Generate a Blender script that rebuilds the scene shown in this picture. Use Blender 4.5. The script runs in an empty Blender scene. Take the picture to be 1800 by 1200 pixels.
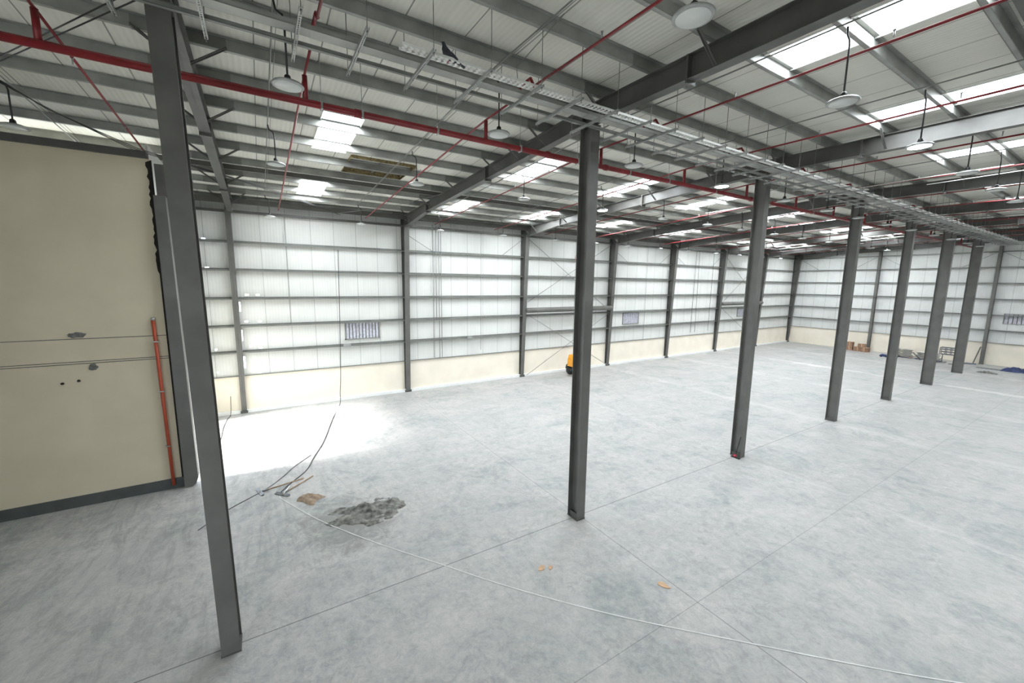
import bpy, math, random
from mathutils import Vector, Matrix
random.seed(7)
C = bpy.context.scene.collection
SC = bpy.context.scene

# ------------------------------------------------------------------ camera
cam_d = bpy.data.cameras.new('camera'); cam = bpy.data.objects.new('camera', cam_d); C.objects.link(cam)
R_ = Vector((0.525799, 0.850528, 0.011697)); U_ = Vector((-0.126959, 0.064874, 0.989784)); F_ = Vector((-0.841080, 0.521913, -0.142093))
M_ = Matrix((R_, U_, -F_)).transposed().to_4x4(); M_.translation = Vector((7.4695, 0.8319, 6.0149))
cam.matrix_world = M_
cam_d.sensor_width = 36.0; cam_d.lens = 713.123 * 36 / 1800; cam_d.clip_start = 0.05; cam_d.clip_end = 500
SC.camera = cam

# ------------------------------------------------------------------ world, sun, exposure
W = bpy.data.worlds.new('world'); SC.world = W; W.use_nodes = True
bg = W.node_tree.nodes['Background']; bg.inputs[0].default_value = (0.80, 0.90, 1.0, 1); bg.inputs[1].default_value = 5.0
sd = bpy.data.lights.new('sun', 'SUN'); sd.energy = 15.0; sd.angle = math.radians(18); sd.color = (1.0, 0.98, 0.94)
so = bpy.data.objects.new('sun', sd); C.objects.link(so)
so.rotation_euler = Vector((-0.03, 1.0, -0.88)).to_track_quat('-Z', 'Y').to_euler()
SC.view_settings.view_transform = 'Standard'; SC.view_settings.look = 'None'
SC.view_settings.exposure = 0.76; SC.view_settings.gamma = 1.0; SC.view_settings.use_curve_mapping = False
SKYLIGHT_W = 165.0      # daylight through one roof skylight
LAMP_W = 60.0

# ------------------------------------------------------------------ helpers
def tag(o, label=None, cat=None, group=None, kind=None):
    if label: o['label'] = label
    if cat: o['category'] = cat
    if group: o['group'] = group
    if kind: o['kind'] = kind
    return o
def empty(name, loc=(0, 0, 0), label=None, cat=None, group=None):
    o = bpy.data.objects.new(name, None); C.objects.link(o); o.location = loc; o.empty_display_size = .2
    return tag(o, label, cat, group)
class MB:
    def __init__(s): s.v = []; s.f = []; s.sm = []
    def add(s, vs, fs, smooth=False):
        n = len(s.v); s.v += [tuple(v) for v in vs]; s.f += [tuple(i + n for i in f) for f in fs]; s.sm += [smooth] * len(fs); return s
    def box(s, x0, x1, y0, y1, z0, z1):
        return s.add([(x0,y0,z0),(x1,y0,z0),(x1,y1,z0),(x0,y1,z0),(x0,y0,z1),(x1,y0,z1),(x1,y1,z1),(x0,y1,z1)],
                     [(0,3,2,1),(4,5,6,7),(0,1,5,4),(1,2,6,5),(2,3,7,6),(3,0,4,7)])
    def hexa(s, p):  # 8 points bottom ring, top ring
        return s.add(p, [(0,3,2,1),(4,5,6,7),(0,1,5,4),(1,2,6,5),(2,3,7,6),(3,0,4,7)])
    def bar(s, a, b, w, h, up=(0, 0, 1)):
        a = Vector(a); b = Vector(b); d = (b - a).normalized(); up = Vector(up)
        if abs(d.dot(up)) > .99: up = Vector((1, 0, 0))
        r = d.cross(up).normalized(); u = r.cross(d).normalized(); r *= w / 2; u *= h / 2
        return s.hexa([a-r-u, a+r-u, b+r-u, b-r-u, a-r+u, a+r+u, b+r+u, b-r+u])
    def tube(s, pts, r, n=8, cap=True):
        pts = [Vector(p) for p in pts]; rs = r if isinstance(r, (list, tuple)) else [r] * len(pts); vs = []; fs = []
        pu = None
        for i, p in enumerate(pts):
            d = ((pts[min(i+1, len(pts)-1)] - pts[max(i-1, 0)])).normalized()
            if pu is None:
                up = Vector((0, 0, 1)) if abs(d.z) < .9 else Vector((1, 0, 0))
            else: up = pu
            rr = d.cross(up).normalized(); uu = rr.cross(d).normalized(); pu = uu
            for k in range(n):
                a = 2 * math.pi * k / n; vs.append(p + (rr * math.cos(a) + uu * math.sin(a)) * rs[i])
        for i in range(len(pts) - 1):
            for k in range(n):
                fs.append((i*n+k, i*n+(k+1) % n, (i+1)*n+(k+1) % n, (i+1)*n+k))
        if cap:
            fs.append(tuple(range(n))[::-1]); fs.append(tuple((len(pts)-1)*n + k for k in range(n)))
        return s.add(vs, fs, True)
    def lathe(s, prof, c=(0, 0, 0), n=24, axis='z'):
        vs = []; fs = []
        for r, z in prof:
            for k in range(n):
                a = 2 * math.pi * k / n
                x, y = r * math.cos(a), r * math.sin(a)
                vs.append((c[0]+x, c[1]+y, c[2]+z) if axis == 'z' else (c[0]+x, c[1]+z, c[2]+y) if axis == 'y' else (c[0]+z, c[1]+x, c[2]+y))
        m = len(prof)
        for i in range(m - 1):
            for k in range(n): fs.append((i*n+k, i*n+(k+1) % n, (i+1)*n+(k+1) % n, (i+1)*n+k))
        fs.append(tuple(range(n))[::-1]); fs.append(tuple((m-1)*n+k for k in range(n)))
        return s.add(vs, fs, True)
    def prism(s, poly, axis, a, b):  # poly in the two other axes
        n = len(poly)
        def P(u, v, w): return {'x': (w, u, v), 'y': (u, w, v), 'z': (u, v, w)}[axis]
        return s.add([P(u, v, a) for u, v in poly] + [P(u, v, b) for u, v in poly],
                     [tuple(range(n))[::-1], tuple(range(n, 2*n))] + [(i, (i+1) % n, n+(i+1) % n, n+i) for i in range(n)])
    def grid(s, us, vs, fn, skip=()):
        idx = {}; V = []; Fc = []
        def vi(i, j):
            if (i, j) not in idx: idx[(i, j)] = len(V); V.append(fn(us[i], vs[j]))
            return idx[(i, j)]
        for i in range(len(us) - 1):
            for j in range(len(vs) - 1):
                cu = (us[i]+us[i+1])/2; cv = (vs[j]+vs[j+1])/2
                if any(a < cu < b and c < cv < d for a, b, c, d in skip): continue
                Fc.append((vi(i, j), vi(i+1, j), vi(i+1, j+1), vi(i, j+1)))
        return s.add(V, Fc)
    def build(s, name, mat, parent=None, bevel=0, solid=0, offset=0, shift=None):
        me = bpy.data.meshes.new(name)
        vs = s.v if shift is None else [(v[0]-shift[0], v[1]-shift[1], v[2]-shift[2]) for v in s.v]
        me.from_pydata(vs, [], s.f); me.materials.append(mat)
        for p, q in zip(me.polygons, s.sm): p.use_smooth = q
        o = bpy.data.objects.new(name, me); C.objects.link(o)
        if parent is not None: o.parent = parent
        if solid:
            m = o.modifiers.new('s', 'SOLIDIFY'); m.thickness = solid; m.offset = offset
        if bevel:
            m = o.modifiers.new('b', 'BEVEL'); m.width = bevel; m.segments = 2; m.limit_method = 'ANGLE'
        return o
def copy_tree(o, parent=None):
    c = o.copy(); C.objects.link(c); c.parent = parent
    for ch in list(o.children): copy_tree(ch, c)
    return c

# ------------------------------------------------------------------ materials
def mat(name, col, rough=.6, metal=0., var=.12, scale=3., col2=None, bump=.0, bscale=40., stretch=None, emis=None):
    m = bpy.data.materials.new(name); m.use_nodes = True; N = m.node_tree.nodes; L = m.node_tree.links
    b = N['Principled BSDF']; b.inputs['Roughness'].default_value = rough; b.inputs['Metallic'].default_value = metal
    tc = N.new('ShaderNodeTexCoord'); mp = N.new('ShaderNodeMapping'); L.new(tc.outputs['Object'], mp.inputs[0])
    if stretch: mp.inputs['Scale'].default_value = stretch
    n = N.new('ShaderNodeTexNoise'); n.inputs['Scale'].default_value = scale; n.inputs['Detail'].default_value = 5; L.new(mp.outputs[0], n.inputs[0])
    r = N.new('ShaderNodeValToRGB'); c2 = col2 or tuple(min(1, c * (1 + var)) for c in col); c1 = tuple(c * (1 - var) for c in col)
    r.color_ramp.elements[0].position = .35; r.color_ramp.elements[1].position = .68
    r.color_ramp.elements[0].color = (*c1, 1); r.color_ramp.elements[1].color = (*c2, 1)
    L.new(n.outputs['Fac'], r.inputs[0]); L.new(r.outputs[0], b.inputs['Base Color'])
    if bump:
        n2 = N.new('ShaderNodeTexNoise'); n2.inputs['Scale'].default_value = bscale; L.new(tc.outputs['Object'], n2.inputs[0])
        bp = N.new('ShaderNodeBump'); bp.inputs['Strength'].default_value = bump; bp.inputs['Distance'].default_value = .02
        L.new(n2.outputs['Fac'], bp.inputs['Height']); L.new(bp.outputs[0], b.inputs['Normal'])
    if emis:
        b.inputs['Emission Color'].default_value = (*emis[0], 1); b.inputs['Emission Strength'].default_value = emis[1]
    return m
M = {}
M['paint'] = mat('dark_grey_paint', (.088, .087, .080), .45, .0, .18, 1.5, bump=.05)
M['paint_face'] = mat('mid_grey_paint', (.122, .120, .110), .45, .0, .15, 1.5)
M['galv'] = mat('galvanised_steel', (.30, .305, .285), .45, .35, .18, 2.0, stretch=(1, 1, 1))
M['galv_dark'] = mat('galvanised_steel_lap', (.20, .205, .19), .5, .3, .15, 2.0)
M['galv_bright'] = mat('bright_galvanised_steel', (.36, .37, .36), .4, .4, .15, 6.0)
M['tray'] = mat('perforated_zinc', (.80, .81, .78), .4, .2, .06, 8.0)
M['black'] = mat('black_plastic', (.018, .018, .018), .5)
M['red'] = mat('red_pipe_paint', (.21, .012, .016), .45, 0, .15, 4)
M['redpole'] = mat('orange_red_pipe', (.42, .07, .03), .45, 0, .12, 4)
M['white'] = mat('white_paint', (.78, .79, .77), .4, 0, .04)
M['lens'] = mat('diffuser_off', (.62, .64, .62), .3, 0, .05)
M['lens_on'] = mat('diffuser_lit', (.9, .95, .95), .3, 0, .02, emis=((.85, 1.0, .98), 9.0))
M['cream'] = mat('cream_plaster', (.80, .735, .62), .8, 0, .04, 1.2, bump=.05)
M['beige'] = mat('beige_render', (.66, .585, .44), .85, 0, .05, .8, bump=.12, bscale=120)
M['charcoal'] = mat('charcoal_skirting', (.075, .082, .08), .6, 0, .12, 3)
M['darkfoam'] = mat('dark_sealant', (.02, .018, .014), .9, 0, .3, 9)
M['mortar'] = mat('grey_mortar', (.16, .165, .15), .95, 0, .3, 14, bump=.5)
M['cement'] = mat('cement_powder', (.13, .13, .115), .98, 0, .45, 7, col2=(.26, .26, .235), bump=1.0, bscale=14)
M['wood'] = mat('pale_timber', (.36, .25, .16), .7, 0, .2, 12)
M['iron'] = mat('worn_steel_blade', (.17, .18, .19), .5, .5, .3, 9)
M['paper'] = mat('brown_paper', (.27, .20, .14), .85, 0, .25, 9, bump=.4, bscale=20)
M['card'] = mat('cardboard', (.52, .34, .21), .85, 0, .12, 6)
M['brick'] = mat('brown_carton', (.30, .18, .12), .85, 0, .2, 6)
M['bag'] = mat('grey_sack', (.40, .39, .36), .9, 0, .15, 6)
M['blue'] = mat('blue_tarpaulin', (.018, .035, .11), .6, 0, .35, 5)
M['yellow'] = mat('yellow_machine_paint', (.75, .32, .02), .45, 0, .12, 5)
M['rubber'] = mat('tyre_rubber', (.04, .04, .04), .85, 0, .2, 9)
M['cable'] = mat('black_cable', (.03, .03, .035), .6)
M['cord'] = mat('white_cord', (.66, .66, .64), .7)
M['louvre'] = mat('louvre_blade', (.50, .50, .56), .5, .0, .2, 9)
M['insul'] = mat('rock_wool_edge', (.22, .17, .08), .95, 0, .4, 14, bump=.5)
M['yard'] = mat('asphalt_yard', (.17, .17, .165), .9, 0, .05)
M['feather'] = mat('pigeon_feathers', (.035, .04, .05), .7, 0, .4, 20)
M['pink'] = mat('red_plastic', (.45, .03, .07), .5)

def nd(N, t, **k):
    n = N.new(t)
    for a, b in k.items(): setattr(n, a, b)
    return n
def panel_mat(name, col, axis, pitch, rib, dark=.45, rough=.6):
    """painted sheet with joints every `pitch` along one axis and fine micro ribs"""
    m = bpy.data.materials.new(name); m.use_nodes = True; N = m.node_tree.nodes; L = m.node_tree.links; b = N['Principled BSDF']
    b.inputs['Roughness'].default_value = rough
    tc = N.new('ShaderNodeTexCoord'); sp = N.new('ShaderNodeSeparateXYZ'); L.new(tc.outputs['Object'], sp.inputs[0])
    def mth(op, a, bv=None):
        n = nd(N, 'ShaderNodeMath', operation=op)
        if isinstance(a, (int, float)): n.inputs[0].default_value = a
        else: L.new(a, n.inputs[0])
        if bv is not None:
            if isinstance(bv, (int, float)): n.inputs[1].default_value = bv
            else: L.new(bv, n.inputs[1])
        return n.outputs[0]
    c = sp.outputs[axis]
    f = mth('FRACT', mth('DIVIDE', c, pitch)); d = mth('ABSOLUTE', mth('SUBTRACT', f, .5))
    line = mth('GREATER_THAN', d, .5 - .011 / pitch)
    rb = mth('SINE', mth('MULTIPLY', c, 2 * math.pi / rib))
    n1 = nd(N, 'ShaderNodeTexNoise'); n1.inputs['Scale'].default_value = .9; n1.inputs['Detail'].default_value = 6; L.new(tc.outputs['Object'], n1.inputs[0])
    mp = N.new('ShaderNodeMapping'); L.new(tc.outputs['Object'], mp.inputs[0]); mp.inputs['Scale'].default_value = (6, 1.2, 1.2) if axis == 0 else (1.0, 7, .5)
    n2 = nd(N, 'ShaderNodeTexNoise'); n2.inputs['Scale'].default_value = 1.5; n2.inputs['Detail'].default_value = 4; L.new(mp.outputs[0], n2.inputs[0])
    v = mth('ADD', mth('MULTIPLY', mth('SUBTRACT', n1.outputs['Fac'], .5), .22), mth('MULTIPLY', mth('SUBTRACT', n2.outputs['Fac'], .5), .12))
    v = mth('ADD', v, 1.0); v = mth('ADD', v, mth('MULTIPLY', rb, .02))
    v = mth('MULTIPLY', v, mth('SUBTRACT', 1.0, mth('MULTIPLY', line, 1 - dark)))
    mx = nd(N, 'ShaderNodeVectorMath', operation='SCALE'); mx.inputs[0].default_value = col; L.new(v, mx.inputs['Scale'])
    L.new(mx.outputs[0], b.inputs['Base Color'])
    bp = N.new('ShaderNodeBump'); bp.inputs['Strength'].default_value = .25; bp.inputs['Distance'].default_value = .006; L.new(rb, bp.inputs['Height']); L.new(bp.outputs[0], b.inputs['Normal'])
    return m
M['roof'] = panel_mat('roof_liner_sheet', (.64, .635, .57), 1, 1.03, .10, .35)
M['wall'] = panel_mat('wall_liner_sheet', (.66, .665, .635), 1, 1.02, .12, .55)
M['wall_end'] = panel_mat('end_wall_liner_sheet', (.62, .63, .61), 0, 1.02, .12, .55)

def floor_mat():
    m = bpy.data.materials.new('power_floated_concrete'); m.use_nodes = True; N = m.node_tree.nodes; L = m.node_tree.links; b = N['Principled BSDF']
    tc = N.new('ShaderNodeTexCoord'); sp = N.new('ShaderNodeSeparateXYZ'); L.new(tc.outputs['Object'], sp.inputs[0]); X, Y = sp.outputs[0], sp.outputs[1]
    def mth(op, a, bv=None, cl=False):
        n = nd(N, 'ShaderNodeMath', operation=op); n.use_clamp = cl
        for i, q in enumerate((a, bv)):
            if q is None: continue
            if isinstance(q, (int, float)): n.inputs[i].default_value = q
            else: L.new(q, n.inputs[i])
        return n.outputs[0]
    def noise(scale, detail=6, rough=.6, st=(1, 1, 1), rot=0, dist=0.):
        mp = N.new('ShaderNodeMapping'); L.new(tc.outputs['Object'], mp.inputs[0]); mp.inputs['Scale'].default_value = st; mp.inputs['Rotation'].default_value = (0, 0, rot)
        n = N.new('ShaderNodeTexNoise'); n.inputs['Scale'].default_value = scale; n.inputs['Detail'].default_value = detail; n.inputs['Roughness'].default_value = rough; n.inputs['Distortion'].default_value = dist
        L.new(mp.outputs[0], n.inputs[0]); return n.outputs['Fac']
    def ramp(f, a, bb):  # linear 0..1 between a and bb
        n = nd(N, 'ShaderNodeMapRange'); n.inputs[1].default_value = a; n.inputs[2].default_value = bb; L.new(f, n.inputs[0]); return n.outputs[0]
    def mix(fac, c1, c2):
        n = nd(N, 'ShaderNodeMix', data_type='RGBA')
        if isinstance(fac, float): n.inputs[0].default_value = fac
        else: L.new(fac, n.inputs[0])
        for i, c in ((6, c1), (7, c2)):
            if isinstance(c, tuple): n.inputs[i].default_value = (*c, 1)
            else: L.new(c, n.inputs[i])
        return n.outputs[2]
    big = ramp(noise(.22, 4, .55), .35, .68)
    fine = ramp(noise(4.5, 12, .85, dist=.6), .40, .61)
    streak = ramp(noise(1.1, 8, .7, (1.0, .28, 1), .5, .5), .40, .72)
    mid = ramp(noise(1.0, 10, .80, dist=.4), .40, .62)
    c = mix(fine, (.245, .243, .24), (.465, .455, .435))
    c = mix(mth('MULTIPLY', mid, .5), c, (.505, .49, .465))
    c = mix(mth('MULTIPLY', big, .22), c, (.52, .51, .475))
    c = mix(mth('MULTIPLY', streak, .45), c, (.27, .28, .28))
    bl = mth('MULTIPLY', ramp(noise(.5, 8, .75, dist=.8), .50, .62), ramp(noise(3.5, 6, .7), .35, .65))
    c = mix(mth('MULTIPLY', bl, .80), c, (.19, .225, .22))
    speck = ramp(noise(18, 5, .7), .55, .72); c = mix(mth('MULTIPLY', speck, .30), c, (.22, .225, .22))
    # tyre / sweeping marks around the tools side (x<2,y<5)
    near = mth('MULTIPLY', ramp(X, 3.0, -3.0), ramp(Y, 6.0, 1.0)); sw = ramp(noise(1.6, 9, .78, (.3, 1.4, 1), .35, 1.2), .47, .66)
    c = mix(mth('MULTIPLY', mth('MULTIPLY', near, sw), .6), c, (.17, .175, .17))
    # spilled cement stain around the heap
    dx = mth('DIVIDE', mth('ADD', X, 2.80), 1.5); dy = mth('DIVIDE', mth('SUBTRACT', Y, 2.35), 1.25)
    r2 = mth('ADD', mth('MULTIPLY', dx, dx), mth('MULTIPLY', dy, dy)); wob = noise(2.4, 8, .75, (1, 1, 1), 0, 1.0)
    st = ramp(mth('ADD', r2, mth('MULTIPLY', mth('SUBTRACT', wob, .5), 4.5)), 1.0, .1)
    c = mix(mth('MULTIPLY', st, .75), c, (.17, .17, .16))
    # dusty bands on the construction joints, then saw-cut joints
    for k, y in enumerate((7.6, 15.0, 22.2, 30.2, 37.0, 43.5)):
        if k in (0, 1): wd = .10
        else: wd = .42
        band = ramp(mth('ABSOLUTE', mth('SUBTRACT', mth('ADD', Y, mth('MULTIPLY', mth('SUBTRACT', mid, .5), wd * 1.5)), y)), wd, wd * .3)
        c = mix(mth('MULTIPLY', mth('MULTIPLY', band, mth('ADD', big, .25)), (.1, .25, .3, .25, .6, .3)[k]), c, (.66, .65, .62))
    def joint(co, at, w, a):
        nonlocal c
        j = mth('LESS_THAN', mth('ABSOLUTE', mth('SUBTRACT', co, at)), w); c = mix(mth('MULTIPLY', j, a), c, (.06, .06, .06))
    joint(X, 0.0, .008, .9); joint(Y, 7.6, .007, .75); joint(X, 3.43, .005, .55); joint(X, -7.0, .005, .3)
    joint(Y, 15.0, .006, .35)
    L.new(c, b.inputs['Base Color'])
    L.new(ramp(noise(1.3, 6), .3, 1.4), b.inputs['Roughness']); 
    rr = nd(N, 'ShaderNodeMapRange'); rr.inputs[3].default_value = .38; rr.inputs[4].default_value = .62; L.new(fine, rr.inputs[0]); L.new(rr.outputs[0], b.inputs['Roughness'])
    b.inputs['Specular IOR Level'].default_value = .35
    bp = N.new('ShaderNodeBump'); bp.inputs['Strength'].default_value = .12; bp.inputs['Distance'].default_value = .01; L.new(fine, bp.inputs['Height']); L.new(bp.outputs[0], b.inputs['Normal'])
    return m
M['floor'] = floor_mat()
def sky_mat():
    m = bpy.data.materials.new('translucent_rooflight_sheet'); m.use_nodes = True; N = m.node_tree.nodes; L = m.node_tree.links
    N.remove(N['Principled BSDF']); t = N.new('ShaderNodeBsdfTranslucent'); t.inputs[0].default_value = (.92, .96, 1, 1)
    p = N.new('ShaderNodeBsdfTransparent'); p.inputs[0].default_value = (1, 1, 1, 1)
    mx = N.new('ShaderNodeMixShader'); mx.inputs[0].default_value = .05
    L.new(t.outputs[0], mx.inputs[1]); L.new(p.outputs[0], mx.inputs[2]); L.new(mx.outputs[0], N['Material Output'].inputs[0])
    return m
M['sky'] = sky_mat()

# ------------------------------------------------------------------ dimensions
YF = [0, 7.5, 15.02, 22.65, 29.42, 36.31, 43.26, 49.9]      # frame positions
ORD = ['nearest', 'second', 'third', 'fourth', 'fifth', 'sixth', 'seventh', 'eighth']
XW, XR, Y0, Y1 = -14.3, 14.3, -8.0, 50.3
GY = -1.45                                                   # gable beside the open door
def zr(x): return 10.2 + (.045 * x if x < 0 else -.015 * x)  # underside of the roof sheet
def zt(x): return zr(x) - .2                                 # top of rafters
SKY_Y = [2.4, 8.85, 13.5, 18.95, 25.6, 30.2, 35.2, 41.0, 46.0]
SKY_X = [(-6.35, -3.65), (-12.3, -9.25), (3.0, 7.6)]
VENT = (-8.35, -6.5, 3.55, 5.6)

# ------------------------------------------------------------------ floor, roof, walls
def struct(o): o['kind'] = 'structure'; return o
struct(MB().box(XW - .3, XR, Y0 + .0, Y1 + .2, -.3, 0).build('floor', M['floor']))
struct(MB().box(-60, XW - .3, -45, 60, -.4, -.06).box(XW - .3, 20, -45, Y0, -.4, -.06).build('ground', M['yard']))
holes = [(a, b, y, y + .95) for a, b in SKY_X for y in SKY_Y if not (a > 0 and y < 5)] + [VENT]
xs = sorted(set([XW - .4, 0, XR] + [h[0] for h in holes] + [h[1] for h in holes]))
ys = sorted(set([-6.6, Y1 + .2] + [h[2] for h in holes] + [h[3] for h in holes]))
struct(MB().grid(xs, ys, lambda x, y: (x, y, zr(x)), holes).grid([-7.1, 0, XR], [Y0, -6.6], lambda x, y: (x, y, zr(x))).build('ceiling', M['roof'], solid=.05, offset=1))
# left wall: sheet above the plinth, with small daylight gaps
wh = [(a - .07, a + .07, z - .03, z + .035) for a, z in [(.35, 5.36), (.76, 5.36), (.25, 4.17), (.77, 4.15), (.72, 2.94), (.62, 1.80), (-1.0, 6.52), (-1.03, 7.72)]]
wh += [(.29, .40, 2.98, 3.10), (-1.0, -.9, 2.93, 3.02), (-1.0, -.94, 1.92, 1.99)]
wh += [(.03, .085, 4.62, 5.05), (.03, .075, 3.3, 3.8), (.02, .10, 2.05, 2.6), (-.2, -.17, 3.2, 5.0), (-.2, -.17, 1.9, 2.7)]
LOUV = [(4.38, 6.1, 3.08, 3.96), (24.2, 25.95, 3.0, 3.9), (39.7, 41.4, 3.1, 3.9)]
us = sorted(set([GY, Y1] + [h[0] for h in wh] + [h[1] for h in wh] + [l[0] for l in LOUV] + [l[1] for l in LOUV]))
vs = sorted(set([1.7, 9.62] + [h[2] for h in wh] + [h[3] for h in wh] + [l[2] for l in LOUV] + [l[3] for l in LOUV]))
struct(MB().grid(us, vs, lambda y, z: (XW, y, z), wh + LOUV).build('wall_left', M['wall'], solid=.05, offset=-1))
p = MB(); p.box(XW - .2, XW + .02, GY, Y1, 0, 1.7)
struct(p.build('wall_left_plinth', M['cream']))
struct(MB().box(XW + .02, XW + .16, GY, Y1, 0, .14).build('trim_1', M['white']))
ELV = (.75, 2.6, 3.3, 4.12)
us = [XW, ELV[0], ELV[1], XR]; vs = [1.75, ELV[2], ELV[3], 10.15]
struct(MB().grid(us, vs, lambda x, z: (x, Y1, z if z < 9 else zr(x)), [ELV]).build('wall_end', M['wall_end'], solid=.05, offset=1))
struct(MB().box(XW, XR, Y1 - .05, Y1 + .2, 0, 1.75).build('wall_end_plinth', M['cream']))
struct(MB().box(XR, XR + .1, Y0, Y1, 0, 10.1).build('wall_right', M['wall']))
# back wall behind the photographer, with an unseen opening added to let daylight in
struct(MB().grid([-7.3, 5.5, 13, XR], [0, 5.2, 10.2], lambda x, z: (x, Y0, z), [(5.5, 13, 0, 5.2)]).build('wall_back', M['wall_end'], solid=.1, offset=1))
struct(MB().box(XW - .05, XW, -6.6, GY - .02, 5.5, 9.6).build('wall_sky_block', M['wall']))  # unseen upper wall, added to shut out bright sky below the roof
struct(MB().box(XW, -7.3, -6.65, -6.6, 9.25, 9.9).build('fascia_sky_block', M['wall_end']))  # unseen fascia, added to hold sky light off the roof underside
# gable beside the beige block with the open goods door
DR = (-13.4, -7.35, 0, 5.0)
struct(MB().grid([XW, DR[0], -7.75, DR[1]], [0, 5.0, 8.5, 9.55], lambda x, z: (x, GY, z), [DR, (-7.75, -7.35, 5.0, 8.5)]).build('wall_front', M['wall_end'], solid=.05, offset=1))

# beige partition wall of the neighbouring block
bw = MB().box(-7.3, -7.1, -8, -1.40, .3, 9.12)
struct(bw.build('wall_partition', M['beige']))
struct(MB().box(-7.32, -7.07, -8, -1.36, 0, .3).build('baseboard_partition', M['charcoal']))
struct(MB().box(-7.36, -7.04, -8, -1.45, 9.12, 9.30).build('trim_2', M['paint']))
for y0, y1, z in ((-8, -1.41, 4.475), (-8, -1.41, 3.885), (-8, -1.41, 3.83)):
    MBo = MB().box(-7.11, -7.095, y0, y1, z - .008, z + .008).build('groove_shade', M['charcoal']); struct(MBo)  # wall grooves: the shade inside them is coloured onto thin dark strips
def blob(cy, cz, ry, rz, name, label, cat, m, seed):
    rnd = random.Random(seed); n = 26; poly = []
    for k in range(n):
        a = 2 * math.pi * k / n; q = 1 + rnd.uniform(-.16, .16); poly.append((cy + ry * q * math.cos(a), cz + rz * q * math.sin(a)))
    tag(MB().prism(poly, 'x', -7.10, -7.085).build(name, m), label, cat)
blob(-3.2, 4.575, .17, .07, 'mortar_patch', 'oval grey mortar patch above upper groove of the beige wall', 'wall patch', M['mortar'], 1)
blob(-2.98, 3.72, .085, .09, 'mortar_patch', 'small round grey mortar patch under the double groove of beige wall', 'wall patch', M['mortar'], 2)
blob(-3.58, 3.35, .035, .03, 'drilled_hole', 'dark drilled hole in the beige wall, farther from the red pipe', 'hole', M['darkfoam'], 3)
blob(-3.28, 3.39, .035, .03, 'drilled_hole', 'dark drilled hole in the beige wall, nearer to the red pipe', 'hole', M['darkfoam'], 4)
# ragged dark sealant strip between wall and jamb post
rnd = random.Random(5); poly = []
zz = .3
left = []
while zz < 9.1:
    left.append((-1.44 - (rnd.uniform(0, .05) if zz > 6.2 else .0), zz)); zz += .09
poly = left + [(-1.36, 9.1), (-1.36, .3)]
tag(MB().prism(poly[::-1], 'x', -7.10, -7.07).build('sealant_strip', M['darkfoam']), 'ragged dark sealant strip between beige wall and grey jamb post', 'sealant')
jp = empty('jamb_post', (-7.1, -1.2, 0), 'wide grey steel jamb post closing the end of the beige wall', 'post')
MB().prism([(-.18, 0), (.0, 0), (.09, .08), (.15, .25), (.12, 3), (.09, 6), (.07, 8.2), (-.18, 8.2)], 'x', -.16, .16).build('post_body', M['paint_face'], jp)
MB().box(-.12, .14, -.10, .16, 8.2, 9.0).build('post_head', M['paint'], jp)
MB().box(-.2, -.17, .09, .12, 7.0, 8.9).build('edge_angle', M['paint'], jp)
rp = empty('red_pipe', (-7.03, -1.66, 0), 'upright orange-red pipe fixed to the beige wall beside its jamb post', 'pipe')
MB().tube([(0, .03, .12), (0, -.02, 4.92)], .042, 12).build('pipe_body', M['redpole'], rp)
MB().tube([(0, -.02, 4.90), (0, -.021, 4.97)], .047, 12).build('pipe_cap', M['galv_bright'], rp)
for z in (1.3, 2.9, 4.3): MB().box(-.06, .05, -.055, .055, z, z + .03).build('pipe_clamp', M['galv_bright'], rp)

# ------------------------------------------------------------------ interior columns
def isec(a, b, z0, z1, tf=.014, tw=.01):      # I section: depth a along x, flange b along y
    m = MB(); m.box(a/2 - tf, a/2, -b/2, b/2, z0, z1).box(-a/2, -a/2 + tf, -b/2, b/2, z0, z1).box(-a/2 + tf, a/2 - tf, -tw/2, tw/2, z0, z1); return m
for k in range(7):
    a, b = (.37, .26) if k < 5 else (.53, .26)
    top = zt(0) - .46
    e = empty('steel_column', (0, YF[k] + (.07 if k == 0 else 0), 0), 'dark grey steel I-section column, %s of the seven in the middle row' % ORD[k], 'column', 'row of middle columns')
    if k == 0: e.rotation_euler.x = .0116      # stands very slightly out of plumb
    isec(a, b, .02, top).build('shaft', M['paint_face'], e)
    MB().box(-a/2 - .008, a/2 + .008, -b/2 - .008, b/2 + .008, 0, .02).build('base_plate', M['paint'], e)
    MB().box(-a/2 - .02, a/2 + .02, -b/2 - .01, b/2 + .01, top, top + .02).build('cap_plate', M['paint'], e)
    g = MB()
    for s in (-1, 1): g.box(-a/2 + .02, a/2 - .02, s * .07 - .012, s * .07 + .012, .0, .14)
    g.build('anchor_stub', M['paint'], e)
# mortar pads round two bases

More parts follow.
